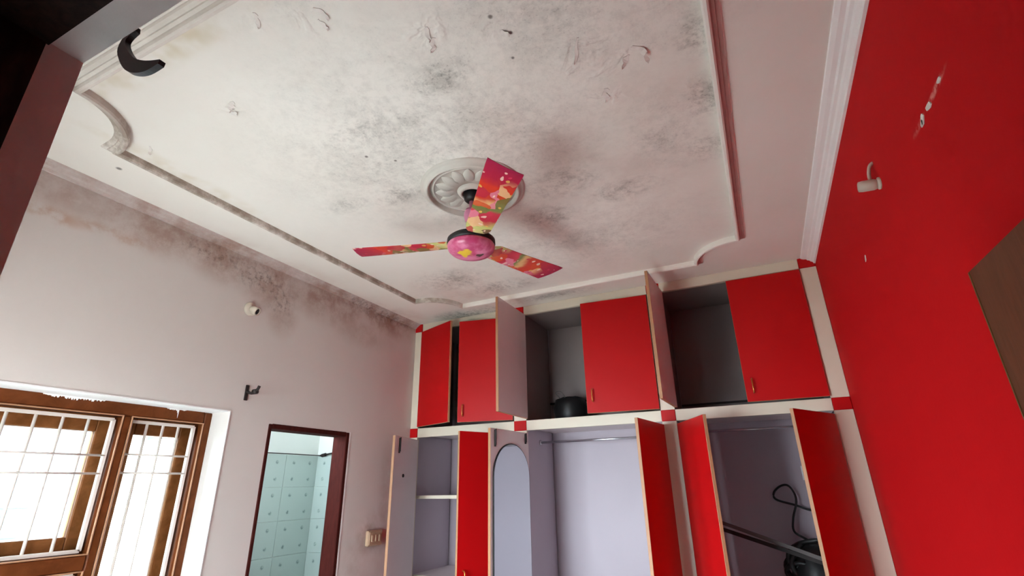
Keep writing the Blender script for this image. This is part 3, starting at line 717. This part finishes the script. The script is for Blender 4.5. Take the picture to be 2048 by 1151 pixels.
for v in bm.verts: v.co += Vector((random.uniform(-.012, .012), random.uniform(-.012, .012), random.uniform(-.012, .012)))
obj('sack', bm, M['black'], hp, True)
# dark bag and ledge on the upper deck of the middle bay
bm = B(); lathe(bm, [(0, 0), (.10, 0), (.125, .03), (.13, .13), (.11, .19), (.05, .21), (0, .21)], U(-.985, 2.86, .3185), 20)
for v in bm.verts: v.co += Vector((random.uniform(-.01, .01), random.uniform(-.01, .01), random.uniform(0, .006)))
bag = tag(obj('bag', bm, M['black'], smooth=True), 'crumpled black bag on the deck of the upper middle cupboard', 'bag')
bm = B(); tube(bm, spline([U(-1.03, 2.80, .47), U(-1.05, 2.785, .50), U(-1.02, 2.785, .505), U(-1.0, 2.80, .475)], 5), .004*S, 8); obj('strap', bm, M['grey_slat'], bag, True)
slat((-1.18, 3.02, .478), (-.41, 3.02, .478), .012, .014, 'batten', 'dark batten across the back of the upper middle cupboard', M['dark_metal'])
slat((-.38, 3.02, .405), (.35, 3.02, .405), .010, .014, 'batten', 'dark batten across the back of the upper cupboard by the red wall', M['dark_metal'])

# ================================================================== CEILING ROSE AND FAN
FX, FYc, FD = -.800, 1.357, .010
rose = tag(empty('ceiling_rose', U(FX+.012, FYc-.014, 1)), 'round white plaster ceiling rose with petal relief above the fan', 'ceiling rose')
RC = U(FX+.012, FYc-.014, 1)
def P_(r, z): return (r*S, z*S)
bm = B(); lathe(bm, [P_(.188, .001), P_(.188, -.004), P_(.180, -.008), P_(.172, -.010), P_(.170, -.019), P_(.165, -.023), P_(.160, -.021), P_(.157, -.008), P_(.148, .001)], RC, 72); obj('rim', bm, M['plaster'], rose, True)
bm = B(); lathe(bm, [P_(.156, .001), P_(.156, -.006), P_(.146, -.006), P_(.144, -.011), P_(.140, -.011), P_(.138, -.007), P_(.10, -.010), P_(.055, -.012), P_(.052, .001)], RC, 64); obj('disc', bm, M['plaster'], rose, True)
bm = B(); lathe(bm, [P_(.058, .001), P_(.056, -.014), P_(.048, -.024), P_(.040, -.026), P_(.036, -.020), P_(.034, .001)], RC, 48); obj('boss', bm, M['plaster'], rose, True)
bm = B(); n = 10   # one petal, local x pointing outwards
rings = []
for i in range(n+1):
    tt = i/n; wdt = .021*S*(math.sin(math.pi*min(1, tt*.93+.06))**.7); hh = .012*S*math.sin(math.pi*min(1, tt*.95+.04)); x = tt*.072*S
    rings.append([bm.verts.new((x, wdt*u, .002-hh*v)) for u, v in ((-1, 0), (-.75, .9), (-.3, .45), (0, 1.0), (.3, .45), (.75, .9), (1, 0))])
for i in range(n):
    for j in range(6): bm.faces.new((rings[i][j], rings[i][j+1], rings[i+1][j+1], rings[i+1][j]))
bmesh.ops.recalc_face_normals(bm, faces=bm.faces)
pm = bpy.data.meshes.new('petal'); bm.to_mesh(pm); bm.free(); pm.materials.append(M['plaster'])
for p in pm.polygons: p.use_smooth = True
for k in range(16):
    a = 2*math.pi*k/16
    inst('petal', pm, rose, RC+Vector((math.cos(a)*.064*S, math.sin(a)*.064*S, -.010*S)), (0, 0, a))
fan = tag(empty('ceiling_fan', U(FX, FYc, .79)), 'three-blade ceiling fan with colourful pink, red and green printed blades', 'ceiling fan')
FC = lambda z: U(FX, FYc, z)
bm = B(); lathe(bm, [(0, .02), (.034, .02), (.040, .0), (.036, -.035), (.026, -.045), (0, -.045)], FC(.992), 32); obj('upper_canopy', bm, M['black'], fan, True)
bm = B(); lathe(bm, [(.0, 0), (.012, 0), (.012, .26), (0, .26)], FC(.80), 20); obj('down_rod', bm, M['pink'], fan, True)
bm = B(); lathe(bm, [(.013, .030), (.026, .026), (.034, .010), (.036, -.012), (.030, -.034), (.016, -.046), (.013, -.046)], FC(.905), 32); obj('lower_canopy', bm, M['pink'], fan, True)
bm = B(); lathe(bm, [(.013, .060), (.020, .056), (.024, .034), (.060, .028), (.098, .022), (.109, .012), (.110, -.008), (.104, -.012), (.0, -.012)], FC(.801-FD), 40); obj('motor_top', bm, M['black'], fan, True)
bm = B(); lathe(bm, [(.0, -.010), (.104, -.010), (.1075, -.016), (.107, -.026), (.102, -.038), (.090, -.050), (.066, -.060), (.034, -.066), (0, -.067)], FC(.801-FD), 48)
obj('motor_cover', bm, M['hub'], fan, True, origin=FC(.801-FD))
# blade, local x along the radius
bm = B(); xs = [.074, .088, .11, .20, .30, .38, .425, .441]; hw = [.024, .036, .042, .045, .049, .053, .055, .055]; zz = [.799, .799, .800, .803, .808, .812, .8145, .816]
pt = math.radians(10); top, bot = [], []
for i, (x, h) in enumerate(zip(xs, hw)):
    rt, rb = [], []
    pk = pt*min(1, (x-.06)/.05)
    for u in (-1, -.5, 0, .5, 1):
        xx = x - (.012*u if i == len(xs)-1 else 0)
        zc = zz[i]-.79 - math.tan(pk)*h*u - .004*(u*u)*-1
        rt.append(bm.verts.new((xx*S, h*u*S, zc*S+.0012))); rb.append(bm.verts.new((xx*S, h*u*S, zc*S-.0012)))
    top.append(rt); bot.append(rb)
for i in range(len(xs)-1):
    for j in range(4):
        bm.faces.new((top[i][j], top[i][j+1], top[i+1][j+1], top[i+1][j])); bm.faces.new((bot[i][j], bot[i+1][j], bot[i+1][j+1], bot[i][j+1]))
    for j in (0, 4): bm.faces.new((top[i][j], top[i+1][j], bot[i+1][j], bot[i][j]))
for i in (0, len(xs)-1):
    for j in range(4): bm.faces.new((top[i][j], bot[i][j], bot[i][j+1], top[i][j+1]))
bmesh.ops.recalc_face_normals(bm, faces=bm.faces)
bme = bpy.data.meshes.new('blade'); bm.to_mesh(bme); bm.free(); bme.materials.append(M['blade'])
for k in range(3):
    inst('blade', bme, fan, FC(.79-FD), (0, 0, math.radians(192.5+120*k)))

# ================================================================== FITTINGS ON THE WALLS
def bulb_holder(name, label, base, nrm, tip, m):
    o = tag(empty(name, base), label, 'bulb holder')
    bm = B(); lathe(bm, [(0, -.002), (.040, -.002), (.040, .008), (.034, .014), (.014, .018), (0, .018)], base, 28, nrm); obj('base_plate', bm, m, o, True)
    return o
p = U(XL, 1.386, .744)
o = bulb_holder('bulb_holder', 'round white bulb holder without bulb on the mauve wall', p, (1, 0, 0), None, M['white_plastic'])
ax = Vector((.85, .35, -.45)).normalized(); q = p+Vector((.012, 0, 0))
bm = B(); lathe(bm, [(0, 0), (.020, 0), (.023, .02), (.024, .045), (.018, .045), (.016, .012), (0, .012)], q, 24, ax); h = obj('socket', bm, M['white_plastic'], o, True)
bm = B(); lathe(bm, [(0, 0), (.0175, 0), (.0175, .030), (0, .030)], q+ax*.010, 20, ax); obj('socket_mouth', bm, M['black'], h, True)
p = U(XR, 1.357, .700)
o = tag(empty('bulb_holder', p), 'small beige bulb holder sticking out of the red wall', 'bulb holder')
bm = B(); lathe(bm, [(0, -.002), (.020, -.002), (.020, .005), (.012, .009), (0, .009)], U(XR, 1.354, .682), 24, (-1, 0, 0)); obj('base_plate', bm, M['white_plastic'], o, True)
bm = B(); tube(bm, spline([U(XR+.001, 1.360, .746), U(XR-.008, 1.362, .738), U(XR-.013, 1.366, .718), U(XR-.016, 1.362, .692)], 5), .0055, 10); obj('arm', bm, M['white_plastic'], o, True)
ax = Vector((-.95, .25, .18)).normalized(); q = U(XR-.005, 1.354, .681)
bm = B(); lathe(bm, [(0, 0), (.014, 0), (.018, .010), (.0185, .040), (.0165, .052), (.012, .054), (.011, .040), (0, .040)], q, 24, ax); h = obj('socket', bm, M['white_plastic'], o, True)
bm = B(); lathe(bm, [(0, 0), (.0108, 0), (.0108, .006), (0, .006)], q+ax*.040, 20, ax); obj('socket_mouth', bm, M['black'], h, True)
# chips in the red paint
for y, z, a, l_, w_ in ((.973, .620, .2, .040, .016), (1.012, .622, -.9, .032, .020), (1.020, .618, -.6, .022, .018), (1.691, .615, -.8, .030, .013), (.905, .622, .1, .022, .012)):
    bm = B(); c = U(XR, y, z); n = 9; vs = []
    for k in range(n):
        t_ = 2*math.pi*k/n; u, v = math.cos(t_)*l_/2*random.uniform(.75, 1.1), math.sin(t_)*w_/2*random.uniform(.75, 1.1)
        vs.append((c.y+u*math.cos(a)-v*math.sin(a), c.z+u*math.sin(a)+v*math.cos(a)))
    A = [bm.verts.new((c.x+.001, y_, z_)) for y_, z_ in vs]; D = [bm.verts.new((c.x-.0022, y_, z_)) for y_, z_ in vs]
    for i in range(n): bm.faces.new((A[i], A[(i+1) % n], D[(i+1) % n], D[i]))
    bm.faces.new(A); bm.faces.new(D); obj('plaster_chip', bm, M['flake'], wall_right)
# dark clamp bracket between window and bathroom door
p = U(XL, 1.44, .385)
o = tag(empty('wall_bracket', p), 'small dark metal curtain bracket on the mauve wall above the bathroom doorway', 'bracket')
bm = B(); wbox(bm, p+Vector((-.002, -.010, -.042)), p+Vector((.006, .010, .042))); obj('mounting_plate', bm, M['dark_metal'], o, bevel=.002)
bm = B(); tube(bm, spline([p+Vector((.003, 0, .005)), p+Vector((.035, .010, -.004)), p+Vector((.060, .018, .012)), p+Vector((.072, .02, .034))], 5), .008, 10); obj('arm', bm, M['dark_metal'], o, True)
bm = B(); lathe(bm, [(0, -.012), (.014, -.012), (.014, .012), (0, .012)], p+Vector((.050, .016, .004)), 16, (0, 1, .3)); obj('clamp_screw', bm, M['dark_metal'], o, True)
# switch plate near the wardrobe
p = U(XL, 2.325, -.245)
o = tag(empty('switch_plate', p), 'grimy cream switch plate on the mauve wall beside the wardrobe', 'switch')
bm = B(); wbox(bm, p+Vector((-.002, -.075, -.048)), p+Vector((.024, .075, .048))); obj('back_box', bm, M['cream_plastic'], o, bevel=.006)
bm = B(); wbox(bm, p+Vector((.022, -.066, -.040)), p+Vector((.029, .066, .040))); obj('front_plate', bm, M['cream_plastic'], o, bevel=.003)
for k in range(3):
    bm = B(); wbox(bm, p+Vector((.027, -.050+k*.036, -.022)), p+Vector((.036, -.026+k*.036, .022))); obj('rocker', bm, M['cream_plastic'], o, bevel=.004)
# socket at the back of the bay with the cable
p = U(.175, YB-.0145, .034)
o = tag(empty('socket_plate', p), 'white socket plate on the back panel of the wardrobe bay holding the looped cable', 'socket')
bm = B(); wbox(bm, p+Vector((-.036, -.012, -.045)), p+Vector((.036, .001, .045))); obj('plate', bm, M['reveal'], o, bevel=.003)
for k in (-1, 1):
    bm = B(); wbox(bm, p+Vector((k*.016-.006, -.0145, -.016)), p+Vector((k*.016+.006, -.010, .016))); obj('rocker', bm, M['cream_plastic'], o, bevel=.002)
